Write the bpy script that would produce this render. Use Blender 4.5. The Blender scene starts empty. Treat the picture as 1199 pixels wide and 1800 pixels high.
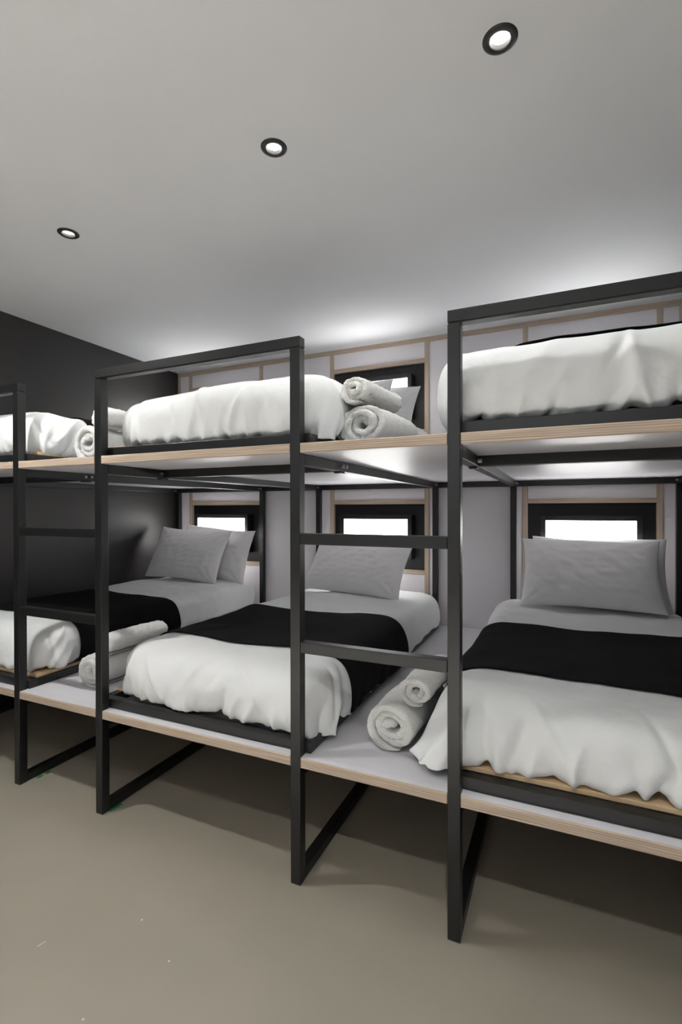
import bpy, bmesh, math, random
import numpy as np
from mathutils import Matrix, Vector

S = bpy.context.scene
COL = S.collection
PI = math.pi

# ------------------------------------------------------------------ camera
YAW, PITCH, ROLL = math.radians(24.1503), math.radians(-0.3418), math.radians(-0.0873)
right = Vector((math.cos(YAW), math.sin(YAW), 0)); fwd = Vector((-math.sin(YAW), math.cos(YAW), 0)); up = Vector((0, 0, 1))
f2 = math.cos(PITCH) * fwd + math.sin(PITCH) * up
u2 = -math.sin(PITCH) * fwd + math.cos(PITCH) * up
r3 = math.cos(ROLL) * right + math.sin(ROLL) * u2
u3 = -math.sin(ROLL) * right + math.cos(ROLL) * u2
cam_data = bpy.data.cameras.new('camera')
cam_data.sensor_fit = 'VERTICAL'; cam_data.sensor_height = 36.0
cam_data.lens = 854.97 / 1800 * 36.0
cam_data.clip_start = 0.02
cam = bpy.data.objects.new('camera', cam_data); COL.objects.link(cam)
M = Matrix((r3, u3, -f2)).transposed().to_4x4()
M.translation = Vector((0.8832, -1.5202, 1.35))
cam.matrix_world = M
S.camera = cam

# ------------------------------------------------------------------ world, lights, exposure
S.view_settings.view_transform = 'Standard'; S.view_settings.look = 'None'
S.view_settings.gamma = 1.0; S.view_settings.use_curve_mapping = False
S.view_settings.exposure = 0.29
W = bpy.data.worlds.new('world'); S.world = W; W.use_nodes = True
W.node_tree.nodes['Background'].inputs[0].default_value = (0.9, 0.95, 1.0, 1)
W.node_tree.nodes['Background'].inputs[1].default_value = 1.0
WINDOW_FILL_POWER = 6.0        # fill light set in the added window behind the photographer
LAMP_POWER = 18.0          # the downlights in the picture
SIDE_LAMP_POWER = 80.0     # the downlight over the aisle, left of the picture
REAR_FILL_POWER = 48.0     # fill: two unseen downlights added behind the photographer
PANE_STRENGTH = 10.0
win_light = bpy.data.lights.new('window_fill', 'AREA'); win_light.shape = 'RECTANGLE'
win_light.size = 3.2; win_light.size_y = 0.85; win_light.energy = WINDOW_FILL_POWER; win_light.color = (1.0, 0.985, 0.96)
wl = bpy.data.objects.new('window_fill', win_light); COL.objects.link(wl)  # area fill standing in the added rear window
wl.location = (-0.1, -3.24, 2.11); wl.rotation_euler = (math.radians(90), 0, 0)
sun_data = bpy.data.lights.new('bounce_sun', 'SUN'); sun_data.energy = 98.0; sun_data.angle = math.radians(24); sun_data.color = (.93, .945, 1.0)
bounce_sun = bpy.data.objects.new('bounce_sun', sun_data); COL.objects.link(bounce_sun); bounce_sun.rotation_euler = (math.radians(30), 0, 0)   # added for upward bounce: enters the added high window, lands behind the photographer

# ------------------------------------------------------------------ measured layout (metres)
PW = 0.040                                   # post section
XA, XB, XC, XD = -1.5635, -0.996, 0.0, 0.565 # left edges of the front posts
XZ, XE = -2.528, 1.561
H = 1.9676; LB, LBB = 0.460, 0.424; UB, UBB = 1.586, 1.551
YP = 2.150                                   # front of back posts
YW = 2.200                                   # back wall panels
CEIL = 2.6815; XL, XR, YF = -2.534, 1.612, -3.25

# ------------------------------------------------------------------ materials
MATS = {}
def nodes(name):
    m = bpy.data.materials.new(name); m.use_nodes = True; MATS[name] = m
    nt = m.node_tree; return m, nt, nt.nodes['Principled BSDF']
def rgb(r, g, b):
    f = lambda c: (c / 255 / 12.92) if c / 255 <= 0.04045 else ((c / 255 + 0.055) / 1.055) ** 2.4
    return (f(r), f(g), f(b), 1)
def noise_mat(name, c1, c2, rough, scale=8, bump=0.0, bscale=80, rvar=0.0, spec=0.5, detail=4, stretch=None, sheen=0.0, bdist=0.002):
    m, nt, p = nodes(name)
    tc = nt.nodes.new('ShaderNodeTexCoord'); mp = nt.nodes.new('ShaderNodeMapping')
    nt.links.new(tc.outputs['Object'], mp.inputs[0])
    if stretch: mp.inputs['Scale'].default_value = stretch
    n = nt.nodes.new('ShaderNodeTexNoise'); n.inputs['Scale'].default_value = scale; n.inputs['Detail'].default_value = detail
    nt.links.new(mp.outputs[0], n.inputs['Vector'])
    r = nt.nodes.new('ShaderNodeValToRGB'); r.color_ramp.elements[0].position = .3; r.color_ramp.elements[1].position = .7
    r.color_ramp.elements[0].color = c1; r.color_ramp.elements[1].color = c2
    nt.links.new(n.outputs['Fac'], r.inputs[0]); nt.links.new(r.outputs[0], p.inputs['Base Color'])
    p.inputs['Roughness'].default_value = rough; p.inputs['Specular IOR Level'].default_value = spec
    if rvar:
        mr = nt.nodes.new('ShaderNodeMapRange'); mr.inputs['To Min'].default_value = rough - rvar; mr.inputs['To Max'].default_value = rough + rvar
        nt.links.new(n.outputs['Fac'], mr.inputs['Value']); nt.links.new(mr.outputs[0], p.inputs['Roughness'])
    if sheen: p.inputs['Sheen Weight'].default_value = sheen
    if bump:
        b = nt.nodes.new('ShaderNodeBump'); n2 = nt.nodes.new('ShaderNodeTexNoise'); n2.inputs['Scale'].default_value = bscale; n2.inputs['Detail'].default_value = 3
        nt.links.new(mp.outputs[0], n2.inputs['Vector']); nt.links.new(n2.outputs['Fac'], b.inputs['Height'])
        b.inputs['Strength'].default_value = bump; b.inputs['Distance'].default_value = bdist
        nt.links.new(b.outputs[0], p.inputs['Normal'])
    return m
def ply_mat(name, axis):
    """plywood edge: thin plies stacked along one axis, grain along the others"""
    m, nt, p = nodes(name)
    tc = nt.nodes.new('ShaderNodeTexCoord'); sep = nt.nodes.new('ShaderNodeSeparateXYZ'); nt.links.new(tc.outputs['Object'], sep.inputs[0])
    mp = nt.nodes.new('ShaderNodeMapping'); nt.links.new(tc.outputs['Object'], mp.inputs[0])
    mp.inputs['Scale'].default_value = {'Z': (2.5, 20, 160), 'X': (160, 20, 2.5), 'H': (2.5, 30, 130)}[axis]
    n = nt.nodes.new('ShaderNodeTexNoise'); n.inputs['Scale'].default_value = 1.6; n.inputs['Detail'].default_value = 5
    nt.links.new(mp.outputs[0], n.inputs['Vector'])
    mu = nt.nodes.new('ShaderNodeMath'); mu.operation = 'MULTIPLY'; mu.inputs[1].default_value = 2 * PI / 0.0068
    nt.links.new(sep.outputs['X' if axis == 'X' else 'Z'], mu.inputs[0])
    sn = nt.nodes.new('ShaderNodeMath'); sn.operation = 'SINE'; nt.links.new(mu.outputs[0], sn.inputs[0])
    mr = nt.nodes.new('ShaderNodeMapRange'); mr.inputs['From Min'].default_value = -1; nt.links.new(sn.outputs[0], mr.inputs['Value'])
    mx = nt.nodes.new('ShaderNodeMix'); mx.inputs['Factor'].default_value = .18
    nt.links.new(n.outputs['Fac'], mx.inputs[2]); nt.links.new(mr.outputs[0], mx.inputs[3])
    r = nt.nodes.new('ShaderNodeValToRGB'); r.color_ramp.elements[0].position = .25; r.color_ramp.elements[1].position = .75
    r.color_ramp.elements[0].color = rgb(158, 138, 120); r.color_ramp.elements[1].color = rgb(214, 196, 176)
    nt.links.new(mx.outputs[0], r.inputs[0]); nt.links.new(r.outputs[0], p.inputs['Base Color'])
    p.inputs['Roughness'].default_value = .55
    return m
noise_mat('floor', rgb(151, 145, 132), rgb(157, 150, 137), .50, 3, .05, 60, .06)
noise_mat('ceiling', rgb(227, 228, 231), rgb(230, 231, 234), .85, 2, .03, 120)
noise_mat('black_wall', rgb(40, 38, 38), rgb(45, 43, 42), .42, 3, .03, 200)
noise_mat('rear_wall', rgb(40, 39, 38), rgb(45, 44, 43), .7, 2)
noise_mat('wall_panel', rgb(231, 227, 231), rgb(234, 230, 234), .45, 2)
noise_mat('laminate', rgb(218, 217, 222), rgb(222, 221, 226), .40, 2, 0, 80, .04)
ply_mat('ply_edge', 'Z'); ply_mat('ply_batten', 'X'); ply_mat('ply_batten_h', 'H')
noise_mat('pine_ply', rgb(214, 182, 140), rgb(228, 202, 164), .6, 3, .1, 30, stretch=(1, 14, 1))
noise_mat('steel', rgb(18, 19, 20), rgb(23, 24, 25), .40, 9, .12, 260, .06, spec=.6)
noise_mat('bolt', rgb(150, 150, 150), rgb(180, 180, 180), .3, 20); MATS['bolt'].node_tree.nodes['Principled BSDF'].inputs['Metallic'].default_value = .9
noise_mat('window_black', rgb(17, 17, 18), rgb(20, 20, 21), .45, 6)
noise_mat('cotton', rgb(228, 230, 230), rgb(232, 234, 234), .82, 5, .60, 15, sheen=.15, bdist=.010)
noise_mat('pillowcase', rgb(236, 235, 235), rgb(240, 239, 239), .85, 5, .35, 11, sheen=.15, bdist=.008)
noise_mat('mattress', rgb(225, 225, 222), rgb(230, 230, 227), .9, 5)
noise_mat('throw', rgb(11, 11, 12), rgb(19, 19, 20), .95, 40, .6, 60, stretch=(1, 9, 9), spec=.15, bdist=.003)
noise_mat('terry', rgb(238, 238, 234), rgb(244, 244, 240), .95, 40, 1.0, 260, sheen=.3, bdist=.006, detail=6)
noise_mat('lamp_black', rgb(30, 30, 28), rgb(36, 36, 33), .45, 30)
noise_mat('green_tape', rgb(30, 120, 62), rgb(40, 140, 75), .6, 30)
noise_mat('paper', rgb(215, 212, 205), rgb(225, 222, 215), .8, 30)
def emit(name, col, s):
    m, nt, p = nodes(name)
    p.inputs['Base Color'].default_value = (.8, .8, .8, 1); p.inputs['Emission Color'].default_value = col; p.inputs['Emission Strength'].default_value = s
    p.inputs['Roughness'].default_value = .3
emit('pane', (1, .99, .97, 1), PANE_STRENGTH)
emit('lens', (1, .97, .92, 1), 9.0)

# ------------------------------------------------------------------ helpers
def tag(o, label=None, cat=None, group=None, kind=None):
    if label: o['label'] = label
    if cat: o['category'] = cat
    if group: o['group'] = group
    if kind: o['kind'] = kind
    return o
def empty(name, loc=(0, 0, 0), parent=None):
    o = bpy.data.objects.new(name, None); COL.objects.link(o); o.location = loc; o.empty_display_size = .1
    if parent: o.parent = parent
    return o
def link(name, me, mat=None, parent=None, loc=None, smooth=False):
    o = bpy.data.objects.new(name, me); COL.objects.link(o)
    if mat and not me.materials: me.materials.append(MATS[mat])
    if parent:
        o.parent = parent
        if loc is not None: o.location = Vector(loc) - Vector(parent.location)
    elif loc is not None: o.location = loc
    if smooth: me.polygons.foreach_set('use_smooth', [True] * len(me.polygons))
    return o
def box_mesh(dx, dy, dz, bev=0.0, seg=2):
    bm = bmesh.new(); bmesh.ops.create_cube(bm, size=1)
    for v in bm.verts: v.co = Vector((v.co.x * dx, v.co.y * dy, v.co.z * dz))
    if bev: bmesh.ops.bevel(bm, geom=bm.edges[:], offset=bev, segments=seg, profile=.5, affect='EDGES')
    me = bpy.data.meshes.new('box'); bm.to_mesh(me); bm.free(); return me
def box(name, x0, x1, y0, y1, z0, z1, mat, parent=None, bev=0.0, seg=2):
    """axis-aligned box given by its world extents, origin at its centre"""
    me = box_mesh(x1 - x0, y1 - y0, z1 - z0, bev, seg)
    return link(name, me, mat, parent, ((x0 + x1) / 2, (y0 + y1) / 2, (z0 + z1) / 2))
def cyl_mesh(r, h, n=12, bev=0.0):
    bm = bmesh.new(); bmesh.ops.create_cone(bm, cap_ends=True, segments=n, radius1=r, radius2=r, depth=h)
    if bev:
        es = [e for e in bm.edges if abs(e.verts[0].co.z - e.verts[1].co.z) < 1e-6]
        bmesh.ops.bevel(bm, geom=es, offset=bev, segments=2, profile=.5, affect='EDGES')
    me = bpy.data.meshes.new('cyl'); bm.to_mesh(me); bm.free(); return me
def lathe_mesh(prof, n=40):
    V = []; F = []
    for i in range(n):
        a = 2 * PI * i / n
        for r, z in prof: V.append((r * math.cos(a), r * math.sin(a), z))
    k = len(prof)
    for i in range(n):
        for j in range(k - 1):
            F.append((i * k + j, ((i + 1) % n) * k + j, ((i + 1) % n) * k + j + 1, i * k + j + 1))
    me = bpy.data.meshes.new('lathe'); me.from_pydata(V, [], F); return me
def poly_slab(pts, z0, z1):
    n = len(pts)
    V = [(x, y, z0) for x, y in pts] + [(x, y, z1) for x, y in pts]
    F = [tuple(range(n - 1, -1, -1)), tuple(range(n, 2 * n))] + [(i, (i + 1) % n, n + (i + 1) % n, n + i) for i in range(n)]
    me = bpy.data.meshes.new('slab'); me.from_pydata(V, [], F); return me
def struct(o): o['kind'] = 'structure'; return o

# ------------------------------------------------------------------ room shell
struct(box('floor', XL - .1, XR + .1, YF - .1, YW + .12, -.1, 0, 'floor'))
struct(box('wall_left', XL - .1, XL, YF - .1, YW + .12, 0, CEIL, 'black_wall'))
struct(box('wall_right', XR, XR + .1, YF - .1, YW + .12, 0, CEIL, 'black_wall'))
# ceiling with round cut-outs for the downlights
LAMPS = [(0.729, -0.069), (-0.077, 0.022), (-1.277, 0.090)]
SIDE = [(-1.47, -0.73), (-1.5, -1.65), (.95, -1.65)]  # last two are added fill, behind the viewer
ceil = struct(box('ceiling', XL, XR, YF, YW, CEIL, CEIL + .1, 'ceiling'))
bmc = bmesh.new()
for (x, y) in LAMPS + SIDE:
    bmesh.ops.create_cone(bmc, cap_ends=True, segments=40, radius1=.040, radius2=.040, depth=.12, matrix=Matrix.Translation((x, y, CEIL)))
mc = bpy.data.meshes.new('cut'); bmc.to_mesh(mc); bmc.free()
cut = bpy.data.objects.new('cut', mc); COL.objects.link(cut)
mod = ceil.modifiers.new('b', 'BOOLEAN'); mod.object = cut; mod.operation = 'DIFFERENCE'; mod.solver = 'EXACT'
dg = bpy.context.evaluated_depsgraph_get(); nm = bpy.data.meshes.new_from_object(ceil.evaluated_get(dg))
ceil.modifiers.clear(); ceil.data = nm; bpy.data.objects.remove(cut); bpy.data.meshes.remove(mc)
# rear wall behind the photographer, with a wide window added for fill light
rw = struct(empty('wall_front', (-.5, YF, 0)))
wx0, wx1, wz0, wz1 = -1.75, 1.55, 1.65, 2.58
box('wall_piece', XL, wx0, YF - .1, YF, 0, CEIL, 'rear_wall', rw); box('wall_piece', wx1, XR, YF - .1, YF, 0, CEIL, 'rear_wall', rw)
box('wall_piece', wx0, wx1, YF - .1, YF, 0, wz0, 'rear_wall', rw); box('wall_piece', wx0, wx1, YF - .1, YF, wz1, CEIL, 'rear_wall', rw)
w7 = struct(empty('window_7', (-.5, YF - .05, wz0)))  # unseen window, added to bring fill light into the room
for a in ((wx0, wx0 + .04, wz0, wz1), (wx1 - .04, wx1, wz0, wz1), (-.12, -.08, wz0, wz1)):
    box('window_bar', a[0], a[1], YF - .08, YF - .03, a[2], a[3], 'window_black', w7)
for a in ((wz0, wz0 + .04), (wz1 - .04, wz1)):
    box('window_bar', wx0 + .04, wx1 - .04, YF - .08, YF - .03, a[0], a[1], 'window_black', w7)

# back wall: openings for six windows, white panels set between plywood battens
BW = .034                                    # batten width
WIN = [(-2.362, -1.588), (-.846, -.070), (.680, 1.461)]          # clear openings in x
ROWS = [(.872, 1.388), (1.970, 2.486)]                            # clear openings in z
wb = struct(empty('wall_back', (XL, YW, 0)))
YB1, YBAT = YW + .12, YW - .010
def panel(x0, x1, z0, z1): box('wall_panel', x0, x1, YW, YB1, z0, z1, 'wall_panel', wb, .0012, 1)
def batten(x0, x1, z0, z1, m): box('batten', x0, x1, YBAT, YB1, z0, z1, m, wb, .0012, 1)
TR = .036
batten(XL, XR, CEIL - TR, CEIL, 'ply_batten_h')
ztop = CEIL - TR
edges = []
batten(XL, XL + .03, 0, ztop, 'ply_batten'); batten(XR - .03, XR, 0, ztop, 'ply_batten')
px = XL + .03
for x0, x1 in WIN:
    panel(px, x0 - BW, 0, ztop)
    batten(x0 - BW, x0, 0, ztop, 'ply_batten'); batten(x1, x1 + BW, 0, ztop, 'ply_batten')
    z = 0
    for z0, z1 in ROWS:
        panel(x0, x1, z, z0 - BW)
        batten(x0, x1, z0 - BW, z0, 'ply_batten_h'); batten(x0, x1, z1, z1 + BW, 'ply_batten_h')
        z = z1 + BW
    panel(x0, x1, z, ztop)
    px = x1 + BW
panel(px, XR - .03, 0, ztop)
def window(n, x0, x1, z0, z1):
    w = struct(empty('window_%d' % n, ((x0 + x1) / 2, YW, z0)))
    fx0, fx1, fz0, fz1 = x0 + .085, x1 - .085, z0 + .085, z1 - .085
    yb = YW + .02
    # black lining board in four pieces round the casement
    box('lining_board', x0, fx0, yb, YB1, z0, z1, 'window_black', w); box('lining_board', fx1, x1, yb, YB1, z0, z1, 'window_black', w)
    box('lining_board', fx0, fx1, yb, YB1, z0, fz0, 'window_black', w); box('lining_board', fx0, fx1, yb, YB1, fz1, z1, 'window_black', w)
    t = .034; yf = YW - .075
    for a in ((fx0, fx0 + t, fz0, fz1), (fx1 - t, fx1, fz0, fz1), (fx0 + t, fx1 - t, fz0, fz0 + t), (fx0 + t, fx1 - t, fz1 - t, fz1)):
        box('window_frame', a[0], a[1], yf, YB1, a[2], a[3], 'window_black', w, .002, 1)
    box('pane', fx0 + t, fx1 - t, yf + .012, yf + .020, fz0 + t, fz1 - t, 'pane', w)
n = 1
for z0, z1 in ROWS:
    for x0, x1 in WIN:
        window(n, x0, x1, z0, z1); n += 1

# ------------------------------------------------------------------ downlights
def downlight(x, y, label, power, beam=150, blend=.6):
    t = empty('ceiling_light', (x, y, CEIL)); tag(t, label, 'ceiling light', 'black recessed downlights in the ceiling')
    ring = lathe_mesh([(.0395, .012), (.0365, .012), (.0285, -.002), (.0300, -.0055), (.0440, -.0045), (.0485, -.001), (.0485, 0.0), (.0395, 0.0)])
    link('trim_ring', ring, 'lamp_black', t, (x, y, CEIL), True)
    baffle = lathe_mesh([(.0280, -.0015), (.0262, .012), (.0262, .016), (.0385, .016), (.0385, .0122)])
    link('baffle', baffle, 'lamp_black', t, (x, y, CEIL), True)
    link('lens', cyl_mesh(.0260, .003, 32), 'lens', t, (x, y, CEIL + .010))
    ld = bpy.data.lights.new('downlight_beam', 'SPOT'); ld.energy = power; ld.spot_size = math.radians(beam); ld.spot_blend = blend
    ld.shadow_soft_size = .022; ld.color = (1, .985, .965)
    lo = bpy.data.objects.new('downlight_beam', ld); COL.objects.link(lo); lo.parent = t; lo.location = (0, 0, -.012)
downlight(*LAMPS[0], 'black recessed ceiling downlight nearest the viewer, above the right bunk', LAMP_POWER)
downlight(*LAMPS[1], 'black recessed ceiling downlight, middle one of the three in view', LAMP_POWER)
downlight(*LAMPS[2], 'black recessed ceiling downlight farthest left, nearest the black wall', LAMP_POWER)
downlight(*SIDE[0], 'black recessed ceiling downlight over the aisle, outside the left edge', SIDE_LAMP_POWER, 135, .8)
downlight(*SIDE[1], 'unseen ceiling downlight added as fill behind the viewer, towards the left', REAR_FILL_POWER * .12, 135, .8)
downlight(*SIDE[2], 'unseen ceiling downlight added as fill behind the viewer, towards the right', REAR_FILL_POWER * 1.2, 135, .8)

# ------------------------------------------------------------------ steel bunk frames
BEV = .0025
def bunk(x0, x1, label, rung_to=None):
    """x0, x1: left edges of the two front posts"""
    t = empty('bunk_bed', ((x0 + x1 + PW) / 2, 0, 0))
    tag(t, label, 'bunk bed', 'black steel bunk beds')
    R = x1 + PW
    for x in (x0, x1):
        box('post', x, x + PW, 0, PW, 0, H - .0415, 'steel', t, BEV)
        box('back_post', x, x + PW, YP, YP + PW, 0, UBB - .0005, 'steel', t, BEV)
        box('foot_rail', x, x + PW, PW + .0005, YP - .0005, .002, .042, 'steel', t, BEV)
        s = box('side_beam', x, x + PW, PW + .0005, YP - .0005, UBB - .0405, UBB - .0005, 'steel', t, BEV)
        box('lower_side_beam', x, x + PW, PW + .0005, YP - .0005, LBB - .0405, LBB - .0005, 'steel', t, BEV)
        sgn = 1 if x == x1 else -1
        face = R if x == x1 else x0
        inner = x1 if x == x1 else x0 + PW
        for yy in (.385, 2.105):
            for dy in ((-.018, .018) if yy < 1 else (-.03, .005)):
                b = link('bolt', cyl_mesh(.0085, .012, 6, .001), 'bolt', t, (face + sgn * .0055, yy + dy, UBB - .020)); b.rotation_euler = (0, PI / 2, 0)
            b = link('bolt', cyl_mesh(.0085, .016, 6, .001), 'bolt', t, (inner - sgn * .0085, yy - .034 if yy < 1 else yy - .012, UBB - .022)); b.rotation_euler = (0, PI / 2, 0)
        box('bracket', min(face, inner) + .004, max(face, inner) - .004, .365, .410, UBB - .0475, UBB - .041, 'steel', t, .001, 1)
    box('guard_rail', x0, R, 0, PW, H - .0375, H, 'steel', t, .0018)
    box('guard_rail_lip', x0 + .004, R - .004, .0045, PW - .001, H - .041, H - .0377, 'steel', t)
    for yy in (.385, YP):
        a, b = (yy - .018, yy + .018) if yy < 1 else (YP + .001, YP + PW - .001)
        box('cross_beam', x0 + PW + .0005, x1 - .0005, a, b, UBB - .0405, UBB - .0005, 'steel', t, BEV)
        box('lower_cross_beam', x0 + PW + .0005, x1 - .0005, a, b, LBB - .0405, LBB - .0005, 'steel', t, BEV)
    if rung_to is not None:
        for z in (1.224, .836):
            box('rung', R + .0003, rung_to - .0003, .001, PW - .001, z, z + .0395, 'steel', t, BEV)
        box('link_beam', R + .0005, rung_to - .0005, YP + .001, YP + PW - .001, UBB - .0405, UBB - .0005, 'steel', t, BEV)
    return t
bunk(XZ, XA, 'black steel bunk frame against the black wall, cut off at the left edge', XB)
bunk(XB, XC, 'black steel bunk frame in the middle, between two ladders', XD)
bunk(XD, XE, 'black steel bunk frame on the right, cut off at the right edge')

# ------------------------------------------------------------------ plywood platforms
def nosing_mesh(dx, dy, dz, bev):
    """a board's front edge: rounded at the front and at its ends, square where it meets the deck"""
    bm = bmesh.new(); bmesh.ops.create_cube(bm, size=1)
    for v in bm.verts: v.co = Vector((v.co.x * dx, v.co.y * dy, v.co.z * dz))
    bmesh.ops.bevel(bm, geom=[e for e in bm.edges if all(v.co.y < 0 for v in e.verts)], offset=bev, segments=3, profile=.5, affect='EDGES')
    me = bpy.data.meshes.new('nosing'); bm.to_mesh(me); bm.free(); return me
def platform(z0, z1, label, notches):
    t = empty('bunk_platform', ((XL + XR) / 2, 0, z0)); tag(t, label, 'platform', 'long plywood bunk platforms')
    pts = [(XL + .001, PW + .001), (XR - .001, PW + .001), (XR - .001, YW - .012)]
    if notches:
        for x in (XE, XD, XC, XB, XA, XZ):
            if x == XZ: continue
            if x == XE: pts[-1] = (XR - .001, YP - .002); pts += [(x - .002, YP - .002), (x - .002, YW - .012)]; continue
            pts += [(x + PW + .002, YW - .012), (x + PW + .002, YP - .002), (x - .002, YP - .002), (x - .002, YW - .012)]
        pts += [(XZ + PW + .002, YW - .012), (XZ + PW + .002, YP - .002), (XL + .001, YP - .002)]
    else:
        pts += [(XL + .001, YW - .012)]
    me = poly_slab(pts, 0, z1 - z0); me.materials.append(MATS['laminate'])
    if notches: me.materials.append(MATS['ply_edge']); me.polygons[0].material_index = 1      # plywood colour on the unseen underside, chosen to cut bounce light
    link('deck', me, None, t, (0, 0, z0))
    for a, b in ((XZ + PW, XA), (XA + PW, XB), (XB + PW, XC), (XC + PW, XD), (XD + PW, XE)):
        me = nosing_mesh(b - a - .001, PW + .0005, z1 - z0, .004)
        me.materials.append(MATS['ply_edge']); me.materials.append(MATS['laminate'])
        h = (z1 - z0) / 2
        for p in me.polygons:
            if abs(p.normal.z) > .99: p.material_index = 1
        link('front_edge', me, None, t, ((a + b) / 2, (PW + .0005) / 2, (z0 + z1) / 2))
platform(LBB, LB, 'long white laminated plywood platform carrying the lower beds', True)
platform(UBB, UB, 'long white laminated plywood platform carrying the upper beds', False)

# ------------------------------------------------------------------ soft goods: helpers on grids of points
def wav(seed, k=6, lo=1.0, hi=4.0):
    r = np.random.RandomState(seed); F = r.uniform(lo, hi, (k, 3)) * r.choice([-1, 1], (k, 3)); P = r.uniform(0, 2 * PI, k)
    return lambda p: np.sin(p @ F.T * 2 * PI / 1.0 + P).sum(-1) / k
def grid_normals(G):
    du = np.empty_like(G); dv = np.empty_like(G)
    du[1:-1] = G[2:] - G[:-2]; du[0] = G[1] - G[0]; du[-1] = G[-1] - G[-2]
    dv[:, 1:-1] = G[:, 2:] - G[:, :-2]; dv[:, 0] = G[:, 1] - G[:, 0]; dv[:, -1] = G[:, -1] - G[:, -2]
    N = np.cross(du, dv); return N / (np.linalg.norm(N, axis=-1, keepdims=True) + 1e-12)
def grid_mesh(name, G, flip=False):
    nu, nv = G.shape[:2]
    I = np.arange(nu * nv).reshape(nu, nv)
    F = np.stack([I[:-1, :-1], I[1:, :-1], I[1:, 1:], I[:-1, 1:]], -1).reshape(-1, 4)
    if flip: F = F[:, ::-1]
    me = bpy.data.meshes.new(name); me.from_pydata(G.reshape(-1, 3).tolist(), [], F.tolist()); return me

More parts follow.
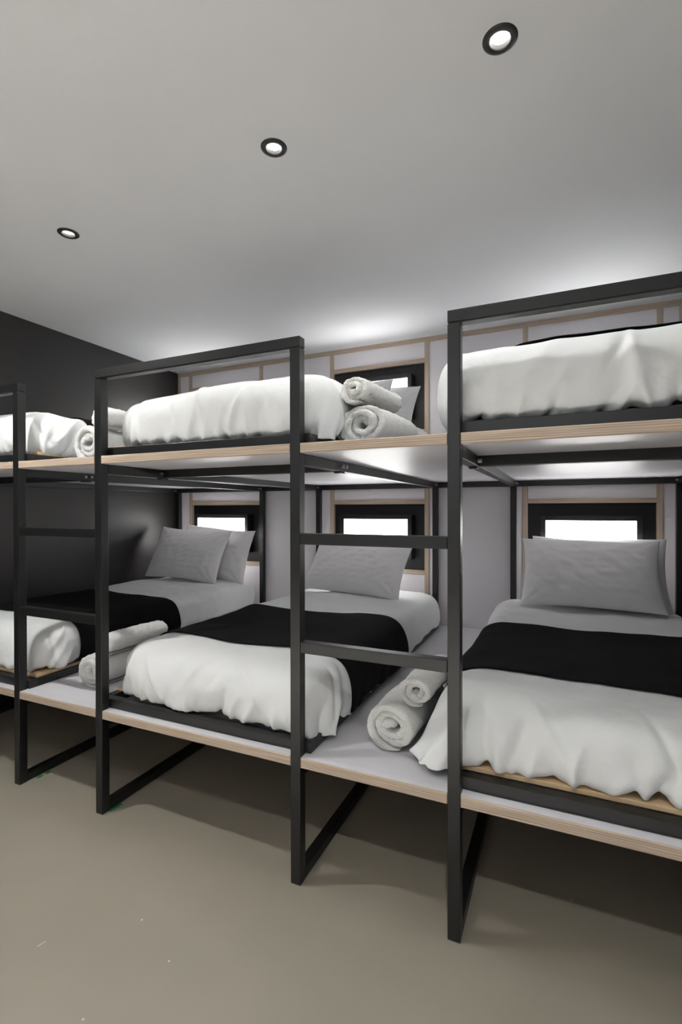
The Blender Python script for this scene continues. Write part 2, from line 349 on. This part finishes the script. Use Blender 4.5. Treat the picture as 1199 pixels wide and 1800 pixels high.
HX, TOPZ = .535, .278
def curve_pts(P, n):
    """n points spread evenly along a smoothed polyline"""
    P = np.array(P, float)
    for _ in range(4):                       # corner cutting
        Q = np.empty((2 * len(P) - 2, 2)); Q[0::2] = .75 * P[:-1] + .25 * P[1:]; Q[1::2] = .25 * P[:-1] + .75 * P[1:]
        P = np.concatenate([P[:1], Q, P[-1:]])
    L = np.concatenate([[0], np.cumsum(np.hypot(*np.diff(P, axis=0).T))]); u = np.linspace(0, L[-1], n)
    return np.stack([np.interp(u, L, P[:, 0]), np.interp(u, L, P[:, 1])], -1), L[-1]
def shape_duvet(seed, hx=HX, y_front=.068, tuck=.055, tuck_z=.046, hang=((0, 0, 0), (0, 0, 0)), folds=1.0, xlim=(-9, 9), flare=0.0, top=TOPZ, tilt=0.0):
    """a plump duvet over a mattress, gathered at the foot; local frame: x across, y from the foot (0 = front of the posts), z from the platform.
    hang: for the left and right foot corners (amount, reach along the foot, reach along the side) of cloth hanging free"""
    rng = np.random.RandomState(seed)
    R = .165; y1 = 2.06; sx = hx - R; yin0 = y_front + R; yin1 = y1 - R
    pa, La = curve_pts([(0, top), (R * .45, top - .001), (R * .86, top - .030), (R * 1.04, top - .105), (R * 1.03, .095), (R * .93, tuck_z + .012), (R - tuck, tuck_z)], 60)
    pb, Lb = curve_pts([(0, top), (R * .45, top - .001), (R * .86, top - .030), (R * 1.04, top - .105), (R * 1.08 + flare * .4, .100), (R * 1.10 + flare * .8, .045), (R * 1.12 + flare, .014)], 60)
    no, ni, nt_, nh = 34, 84, 84, 16
    a1 = np.linspace(-1, 0, no + 1)[:-1]; a3 = np.linspace(0, 1, no + 1)[1:]
    sA = np.concatenate([a1, np.zeros(ni), a3]); sI = np.concatenate([np.full(no, -sx), np.linspace(-sx, sx, ni), np.full(no, sx)])
    tA = np.concatenate([a1, np.zeros(nt_), np.linspace(0, 1, nh + 1)[1:]]); tI = np.concatenate([np.full(no, yin0), yin0 + (yin1 - yin0) * np.linspace(0, 1, nt_) ** 1.25, np.full(nh, yin1)])
    A, B = np.meshgrid(sA, tA, indexing='ij'); X0, Y0 = np.meshgrid(sI, tI, indexing='ij')
    aa, bb = np.abs(A), np.abs(B)
    tau = np.maximum(aa, bb); mn = np.minimum(aa, bb)
    ang = np.where(bb >= aa, mn / (bb + 1e-9) * PI / 4, PI / 2 - mn / (aa + 1e-9) * PI / 4)     # 0 = straight out at foot or head, 90 = straight out at the side
    ang = np.where(tau < 1e-9, 0, ang)
    dx = np.sign(A) * np.sin(ang); dy = np.sign(B) * np.cos(ang)
    # coordinate that runs round the outline: left side, foot, right side
    P = np.where(B <= 0, X0 + np.sign(A) * ang * R * 1.0, X0 + np.sign(A) * PI / 2 * R) + np.sign(A) * (aa > 0) * (Y0 - yin0) * (B >= 0)
    PC = sx + PI / 4 * R                                                                         # middle of a foot corner
    k = np.zeros_like(P)
    for sg, (am, r1, r2) in ((-1, hang[0]), (1, hang[1])):
        if am:
            d = P * sg - PC
            k = np.maximum(k, am * np.where(d < 0, np.clip(1 + d / r1, 0, 1), np.clip(1 - d / r2, 0, 1)))
    k = k * k * (3 - 2 * k)
    k *= (B <= 0) | (aa > 0)
    hem = wav(seed + 5, 6, 1.2, 5.0)(np.stack([P, 0 * P, 0 * P], -1))
    tt = np.clip(tau * (1 - .05 * (1 + hem) * .5 * (bb + aa > 0)), 0, 1) * 59
    i0 = np.minimum(tt.astype(int), 58); f = (tt - i0)
    h = (pa[i0, 0] * (1 - f) + pa[i0 + 1, 0] * f) * (1 - k) + (pb[i0, 0] * (1 - f) + pb[i0 + 1, 0] * f) * k
    z = (pa[i0, 1] * (1 - f) + pa[i0 + 1, 1] * f) * (1 - k) + (pb[i0, 1] * (1 - f) + pb[i0 + 1, 1] * f) * k
    G = np.stack([X0 + dx * h, Y0 + dy * h, z], -1)
    G[..., 2] += tilt * G[..., 0] * np.clip(z / top, 0, 1)
    N = grid_normals(G)
    # loft: broad swells, then creases
    q = np.stack([G[..., 0], G[..., 1], G[..., 2]], -1)
    low = wav(seed + 1, 6, .35, 1.3)(q); mid = wav(seed + 2, 8, 1.0, 2.8)(q)
    cr = 1 - np.abs(wav(seed + 3, 7, 1.2, 3.4)(q)) * 2.2; cr2 = 1 - np.abs(wav(seed + 4, 8, 3.0, 7.5)(q * np.array([1, 1, .45]))) * 2.2
    front = np.clip(tau * 1.3 - .25, 0, 1)
    D = .014 * low + .006 * mid + (.005 + .006 * front) * cr * (.6 + .4 * mid) + .0055 * front * cr2
    # gathers rising from the tucked edge
    hgt = (1 - tau)                                                                              # 0 at the hem
    p = -hx - .6
    G_ = np.zeros_like(D)
    while p < hx + .9:
        corner = math.exp(-((abs(p) - PC) / .10) ** 2)
        amp = rng.uniform(.25, 1.0) ** 1.2 * (.031 + .006 * corner) * folds
        reach = rng.uniform(.24, .72) + .12 * corner; wd = rng.uniform(.007, .016); lean = rng.uniform(-.08, .20); sgn = 1 if rng.rand() < .62 else -1.1
        wid = wd * (1 + 1.9 * np.clip(hgt / reach, 0, 1.5))
        fade = np.clip(1 - hgt / reach, 0, 1) ** 1.3 * np.clip(tau * 3, 0, 1)
        u = (P - p - lean * hgt - .012 * np.sin(hgt * 9 + p * 31)) / wid
        G_ += sgn * amp * np.exp(-np.abs(u) ** 1.5) * fade
        p += rng.uniform(.022, .085)
    # a few long pulls running up over the edge
    for _ in range(10):
        p = rng.uniform(-hx - .1, hx + .1); lean = rng.uniform(-.35, .35); wid = rng.uniform(.012, .022); c0 = rng.uniform(.25, .6); ln = rng.uniform(.25, .4)
        u = (P - p - lean * hgt) / wid
        G_ += rng.choice([1, -1]) * rng.uniform(.008, .016) * folds * np.exp(-np.abs(u) ** 1.5) * np.exp(-((hgt - c0) / ln) ** 2) * np.clip(tau * 2.5, 0, 1)
    G_ = G_ * np.where(B > 0, .35, 1)
    G = G + N * (D + G_)[..., None]
    G[..., 2] = np.maximum(G[..., 2], np.where((np.abs(G[..., 0]) < .56) & (k < .5), tuck_z - .002, .008))
    G[..., 1] = np.clip(G[..., 1], .046, None)
    G[..., 0] = np.clip(G[..., 0], xlim[0], xlim[1])
    sC = sI + sA * La; tC = (tI - yin0) + tA * La
    return dict(G=G, s=sC, t=tC, y0=yin0)
def sample(D, ss, tt):
    """bilinear look-up of the cloth at sheet coordinates"""
    s, t, G = D['s'], D['t'], D['G']
    fi = np.clip(np.interp(ss, s, np.arange(len(s))), 0, len(s) - 1.001); fj = np.clip(np.interp(tt, t, np.arange(len(t))), 0, len(t) - 1.001)
    i = fi.astype(int); j = fj.astype(int); a = (fi - i)[..., None]; b = (fj - j)[..., None]
    return G[i, j] * (1 - a) * (1 - b) + G[i + 1, j] * a * (1 - b) + G[i, j + 1] * (1 - a) * b + G[i + 1, j + 1] * a * b
def smooth_grid(G, n=1):
    for _ in range(n):
        A = G.copy()
        A[1:-1] += .25 * (G[2:] + G[:-2] - 2 * G[1:-1]); B = A.copy()
        B[:, 1:-1] += .25 * (A[:, 2:] + A[:, :-2] - 2 * A[:, 1:-1]); G = B
    return G
def finish_cloth(o, thick, off=-1, sub=1):
    if thick:
        m = o.modifiers.new('thickness', 'SOLIDIFY'); m.thickness = thick; m.offset = off
    if sub:
        m = o.modifiers.new('smooth', 'SUBSURF'); m.levels = sub; m.render_levels = sub
    o.data.polygons.foreach_set('use_smooth', [True] * len(o.data.polygons))

def bed(xc, zb, seed, names, shift=0.0, hx=HX, runner=(.31, 1.05), ply_y=.100, y_front=.068, tuck=.05, tuck_z=.046, hang=((0, 0, 0), (0, 0, 0)), folds=1.0, xlim=(-9, 9), hem=.02, bw=.54, lead=0.0, flare=0.0, top=TOPZ, tilt=0.0):
    """base, mattress, duvet and throw of one berth; names = their labels"""
    # steel bed with plywood sheet
    t = empty('steel_bed', (xc, .04, zb)); tag(t, names[0], 'bed', 'low steel beds with plywood sheets')
    e = .0405
    box('end_rail', xc - bw, xc + bw, e, e + .04, zb + .0005, zb + .0405, 'steel', t, BEV)
    box('end_rail', xc - bw, xc + bw, 2.06, 2.10, zb + .0005, zb + .0405, 'steel', t, BEV)
    for sg in (-1, 1):
        xa, xb = sorted((xc + sg * bw, xc + sg * (bw - .04)))
        box('side_rail', xa, xb, e + .0405, 2.0595, zb + .0005, zb + .0405, 'steel', t, BEV)
    box('plywood_sheet', xc - bw + .01, xc + bw - .01, ply_y, 2.09, zb + .041, zb + .056, 'pine_ply', t, .001, 1)
    m = box('mattress', xc - bw + .06, xc + bw - .06, .17, 2.02, zb + .0562, zb + .205, 'mattress', None, .04, 4)
    tag(m, names[1], 'mattress', 'mattresses on the bunks')
    xo = xc + shift
    D = shape_duvet(seed, hx, y_front, tuck, tuck_z, hang, folds, (xlim[0] - xo, xlim[1] - xo), flare, top, tilt)
    me = grid_mesh('duvet', D['G'])
    o = link('duvet', me, 'cotton', None, (xo, 0, zb)); tag(o, names[2], 'duvet', 'white duvets on the bunks')
    finish_cloth(o, .006)
    # black throw lying over the duvet
    sl, sr = D['s'][0] + hem, D['s'][-1] - hem
    ns, ntt = 100, 44
    ss, kk = np.meshgrid(np.linspace(sl, sr, ns), np.linspace(0, 1, ntt), indexing='ij')
    f = wav(seed + 9, 4, .4, 1.2)
    e1 = f(np.stack([ss, 0 * ss, 0 * ss], -1)); e2 = f(np.stack([ss, 0 * ss + 3, 0 * ss], -1))
    t0 = runner[0] - D['y0'] + .03 * e1 + lead * np.clip((-ss - .25) / .2, 0, 1); t1 = runner[1] - D['y0'] + .035 * e2
    tt = t0 + (t1 - t0) * kk
    R = sample(D, ss, tt); R = smooth_grid(R, 2)
    N = grid_normals(R)
    R = R + N * .0105
    R[..., 0] = np.clip(R[..., 0], xlim[0] - xo - .008, xlim[1] - xo + .008)
    rm = grid_mesh('throw', R)
    r = link('bed_throw', rm, 'throw', None, (xo, 0, zb)); tag(r, names[3], 'throw', 'black throws across the beds')
    finish_cloth(r, .006, -1)
    return D
c1, c2, c3 = (XZ + XA + PW) / 2 + .01, (XB + XC + PW) / 2, (XD + XE + PW) / 2
def names(which, level):
    return ['low black steel bed with plywood sheet under the %s %s duvet' % (level, which),
            'white mattress hidden under the duvet of the %s %s bed' % (level, which),
            'puffy white duvet on the %s bed of the %s bunk' % (level, which),
            'black woven throw across the %s bed of the %s bunk' % (level, which)]
LIM = (XL + .014, XR - .014)
D_l1 = bed(c1, LB, 11, names('left', 'lower'), .02, .505, ply_y=.084, tuck=.06, tuck_z=.058, xlim=LIM, bw=.505)
D_l2 = bed(c2, LB, 23, names('middle', 'lower'), .045, .535, tuck=.03, ply_y=.13, hang=((0, 0, 0), (1, .10, .14)))
D_l3 = bed(c3, LB, 37, names('right', 'lower'), -.045, .545, runner=(.36, 1.2), ply_y=.086, y_front=.076, tuck=.045, tuck_z=.060, hang=((1, .12, .55), (0, 0, 0)), xlim=LIM, bw=.52, flare=.06)
D_u1 = bed(c1, UB, 41, names('left', 'upper'), .02, .505, runner=(.36, 1.25), xlim=LIM, bw=.505)
D_u2 = bed(c2, UB, 53, names('middle', 'upper'), .03, .55, runner=(.38, 1.25), hang=((0, 0, 0), (.9, .1, .14)), top=.284, tilt=.035, ply_y=.12)
D_u3 = bed(c3, UB, 67, names('right', 'upper'), -.045, .545, runner=(.145, 1.1), lead=.30, folds=.8, xlim=LIM, bw=.52, top=.296, ply_y=.12)

# ------------------------------------------------------------------ pillows
def pillow_mesh(seed, wdt=.79, hgt=.49, T=.080):
    """two faces sewn at the rim: full in the middle, flat at the seam, creased towards the corners"""
    rng = np.random.RandomState(seed); nu, nv = 61, 41
    u, v = np.meshgrid(np.linspace(-1, 1, nu), np.linspace(-1, 1, nv), indexing='ij')
    n1, n2, n3 = wav(seed, 6, .3, .9), wav(seed + 1, 7, .8, 2.2), wav(seed + 2, 7, 1.2, 3.2)
    q = np.stack([u, v * .65, 0 * u], -1)
    # rim pulled in a little along the sides, ears at the corners
    X = u * wdt / 2 * (1 - .065 * (1 - v * v) * np.abs(u) ** 2) + .006 * n1(q) * (1 - .3 * np.abs(u))
    Y = v * hgt / 2 * (1 - .085 * (1 - u * u) * np.abs(v) ** 2) + .008 * n1(q + 4)
    prof = (1 - np.abs(u) ** 3.0) ** .62 * (1 - np.abs(v) ** 2.6) ** .60
    faces = []
    for k, sg in ((0, 1), (1, -1)):
        ridge = 1 - 2 * np.abs(n2(q + 7 * k)); ridge2 = 1 - 2 * np.abs(n3(q * np.array([1, 1.6, 1]) + 9 * k))
        ang = np.arctan2(np.abs(v) - 1.02, np.abs(u) - 1.02); rc = np.hypot(np.abs(u) - 1, np.abs(v) - 1)
        corner = .10 * np.sin(ang * 13 + 5 * n1(q) + seed) * np.exp(-(rc / .42) ** 2)
        Z = T * prof * (1 + .16 * n1(q + 2 + k) + .085 * ridge + .05 * ridge2 + 1.3 * corner) * (1.12 - .30 * (v + 1) / 2)
        faces.append(np.stack([X, Y, sg * Z], -1))
    G, B = faces
    edge = np.zeros(G.shape[:2], bool); edge[0] = edge[-1] = True; edge[:, 0] = edge[:, -1] = True
    I = np.arange(nu * nv).reshape(nu, nv); J = I + nu * nv; J[edge] = I[edge]
    F = np.stack([I[:-1, :-1], I[1:, :-1], I[1:, 1:], I[:-1, 1:]], -1).reshape(-1, 4).tolist()
    F += np.stack([J[:-1, 1:], J[1:, 1:], J[1:, :-1], J[:-1, :-1]], -1).reshape(-1, 4).tolist()
    P = np.concatenate([G.reshape(-1, 3), B.reshape(-1, 3)])
    me = bpy.data.meshes.new('pillow'); me.from_pydata(P.tolist(), [], F)
    bm = bmesh.new(); bm.from_mesh(me); bmesh.ops.delete(bm, geom=[q for q in bm.verts if not q.link_faces], context='VERTS'); bm.to_mesh(me); bm.free()
    me.materials.append(MATS['pillowcase'])
    return me
PIL = [pillow_mesh(3), pillow_mesh(8), pillow_mesh(15)]
def pillow(k, loc, lean, roll, yaw, label, sx=1.0):
    """loc = middle of the bottom edge; lean back from upright, in degrees"""
    o = link('pillow', PIL[k]); tag(o, label, 'pillow', 'white pillows at the heads of the beds')
    hb = min(v.co.y for v in PIL[k].vertices)
    R = Matrix.Rotation(math.radians(yaw), 4, 'Z') @ Matrix.Rotation(math.radians(90 - lean), 4, 'X') @ Matrix.Rotation(math.radians(roll), 4, 'Z')
    o.matrix_world = Matrix.Translation(loc) @ R @ Matrix.Translation((0, -hb, 0)) @ Matrix.Scale(sx, 4, (1, 0, 0))
    o.data.polygons.foreach_set('use_smooth', [True] * len(o.data.polygons))
    m = o.modifiers.new('smooth', 'SUBSURF'); m.levels = 1; m.render_levels = 1
    return o
zl, zu = LB + TOPZ, UB + TOPZ
pillow(0, (1.05, 1.68, zl + .01), 33, 0, 0, 'large white pillow leaning under the window of the lower right bed')
pillow(1, (1.105, 1.85, zl - .01), 27, 0, 0, 'white pillow behind the large pillow on the lower right bed')
pillow(1, (-.50, 1.66, zl), 40, -3, 0, 'white pillow leaning back on the lower middle bed')
pillow(2, (-2.07, 1.68, zl + .005), 26, -2, 0, 'front white pillow on the lower left bed beside the black wall')
pillow(0, (-1.93, 1.87, zl - .01), 18, -4, 0, 'rear white pillow on the lower left bed, nearest the window')
pillow(2, (-.60, 1.70, zu), 27, 3, 0, 'front white pillow behind the towel rolls on the upper middle bed')
pillow(1, (-.49, 1.90, zu - .03), 15, -6, 0, 'rear white pillow against the window of the upper middle bed')

# ------------------------------------------------------------------ rolled towels
def towel_mesh(r, length, seed, squash=.9, turns=3.4):
    """one sheet rolled up: a spiral of thick cloth, the outer end lying under the roll"""
    rng = np.random.RandomState(seed)
    th = r / (turns + .55)
    n = int(turns * 30); a = np.linspace(0, 1, n) * turns * 2 * PI
    a0 = -PI / 2 - turns * 2 * PI
    rad = th * .45 + (r - th * .95) * np.linspace(0, 1, n)
    wob = 1 + .06 * np.sin(a * .9 + seed) + .035 * np.sin(a * 2.3 + 2 * seed)
    ph = a + a0 + .35
    cx, cz = rad * wob * np.cos(ph), rad * wob * np.sin(ph)
    tx, tz = np.gradient(cx), np.gradient(cz); l = np.hypot(tx, tz); nx, nz = tz / l, -tx / l
    h = th * .50
    taper = np.clip(np.minimum(np.arange(n), np.arange(n)[::-1]) / 4, .25, 1)
    # cross-section outline along the sheet, outer side then inner side
    ox = np.concatenate([cx + nx * h * taper, (cx - nx * h * taper)[::-1]]); oz = np.concatenate([cz + nz * h * taper, (cz - nz * h * taper)[::-1]])
    m = len(ox)
    idx = np.concatenate([np.arange(n), np.arange(n)[::-1]]) / n
    ls = np.array([0, .006, .02, .05] + list(np.linspace(.09, length - .09, 10)) + [length - .05, length - .02, length - .006, length])
    inset = np.array([.62, .90, 1, 1] + [1] * 10 + [1, 1, .90, .62])
    bulge = .010 * np.sin(idx * turns * 2 * PI * .5 + seed) + .010 * (1 - idx) - .004 * rng.rand(m)
    V = []
    cxs = np.concatenate([cx, cx[::-1]]); czs = np.concatenate([cz, cz[::-1]])
    for j, (yy, ins) in enumerate(zip(ls, inset)):
        sway = .004 * math.sin(yy * 17 + seed)
        fr = 1 if yy < length / 2 else -1
        wy = max(0, 1 - min(yy, length - yy) / .06)
        X = cxs + (ox - cxs) * ins + sway; Z = czs + (oz - czs) * ins
        lum = 1 + .018 * np.sin(yy * 31 + idx * 40 + seed)
        Y = yy - fr * bulge * wy
        V.append(np.stack([X * lum, Y, Z * squash * lum], -1))
    V = np.array(V)
    low = V[..., 2].min(); V[..., 2] -= low
    F = []
    k = len(ls)
    for j in range(k - 1):
        for i in range(m):
            i2 = (i + 1) % m
            F.append((j * m + i, j * m + i2, (j + 1) * m + i2, (j + 1) * m + i))
    for j, rev in ((0, False), (k - 1, True)):
        for i in range(n - 1):
            q = (j * m + i, j * m + i + 1, j * m + (m - 2 - i), j * m + (m - 1 - i))
            F.append(q[::-1] if not rev else q)
    me = bpy.data.meshes.new('towel'); me.from_pydata(V.reshape(-1, 3).tolist(), [], F)
    bm = bmesh.new(); bm.from_mesh(me); bmesh.ops.recalc_face_normals(bm, faces=bm.faces[:]); bm.to_mesh(me); bm.free()
    me.materials.append(MATS['terry'])
    return me
TB = [towel_mesh(.112, .40, 1, .86, 2.7), towel_mesh(.112, .40, 4, .84, 2.9)]
TS = [towel_mesh(.074, .34, 2, .84, 2.3), towel_mesh(.070, .34, 7, .84, 2.3)]
fluff = bpy.data.textures.new('terry_loops', 'CLOUDS'); fluff.noise_scale = .016; fluff.noise_depth = 2
def towel(me, loc, yaw, label, tilt=0):
    o = link('rolled_towel', me, None, None, loc); o.rotation_euler = (math.radians(tilt), 0, math.radians(yaw))
    tag(o, label, 'towel', 'rolled white towels beside the beds')
    me.polygons.foreach_set('use_smooth', [True] * len(me.polygons))
    m = o.modifiers.new('smooth', 'SUBSURF'); m.levels = 1; m.render_levels = 1
    d = o.modifiers.new('loops', 'DISPLACE'); d.texture = fluff; d.strength = .010; d.mid_level = .5
towel(TB[0], (.325, .17, LB), -4, 'large rolled white towel on the lower platform between middle and right beds')
towel(TS[0], (.405, .21, LB + .165), -6, 'small rolled white towel on top of the large one on the lower platform at right')
towel(TB[1], (.205, .20, UB), -4, 'large rolled white towel on the upper platform between middle and right beds')
towel(TS[1], (.165, .20, UB + .168), -8, 'small rolled white towel on top of the large one, beside the upper middle duvet')
towel(TB[1], (-1.235, .17, LB), -2, 'large rolled white towel on the lower platform, partly behind a post at left')
towel(TS[0], (-1.17, .20, LB + .165), -4, 'small rolled white towel squeezed beside the lower middle duvet')
towel(TB[0], (-1.24, .16, UB), -2, 'large rolled white towel on the upper platform at left, partly behind a post')
towel(TS[1], (-1.17, .17, UB + .165), -4, 'small rolled white towel on top of the large one on the upper platform at left')

# ------------------------------------------------------------------ small things on the floor
def scrap(name, pts, loc, mat, label, cat, group, h=.0008):
    me = poly_slab(pts, 0, h); o = link(name, me, mat, None, loc); tag(o, label, cat, group)
    return o
def strip(l, wd): return [(-wd / 2, -l / 2), (wd / 2, -l / 2), (wd / 2, l / 2), (-wd / 2, l / 2)]
TG = 'green tape scraps at the bunk feet'
scrap('tape_scrap', strip(.030, .022), (-1.511, .094, 0), 'green_tape', 'nearer of two green tape scraps beside the left bunk foot rail', 'tape', TG).rotation_euler = (0, 0, .3)
scrap('tape_scrap', strip(.026, .022), (-1.509, .134, 0), 'green_tape', 'farther of two green tape scraps beside the left bunk foot rail', 'tape', TG).rotation_euler = (0, 0, .3)
scrap('tape_scrap', [(-.004, -.032), (.008, -.030), (.016, .028), (-.004, .030)], (-.952, .066, 0), 'green_tape', 'single green tape scrap beside the middle bunk foot', 'tape', TG)
FG = 'tiny pale specks on the floor'
scrap('wood_splinter', [(-.012, -.001), (.012, -.0015), (.013, .0012), (-.011, .0015)], (-.582, -.531, 0), 'paper', 'thin pale splinter lying on the floor at lower left', 'splinter', None, .0015).rotation_euler = (0, 0, 1.25)
for (x, y), lb in (((-.179, -.413), 'tiny white speck on the open floor right of the splinter'), ((-.265, -.633), 'tiny white speck on the floor at the bottom edge'), ((.924, .329), 'tiny white speck on the dark floor under the right bunk'), ((-.368, -.337), 'tiny faint speck on the floor behind the splinter')):
    scrap('paper_speck', [(-.0025, -.002), (.002, -.003), (.003, .002), (-.001, .003)], (x, y, 0), 'paper', lb, 'speck', FG, .0012)
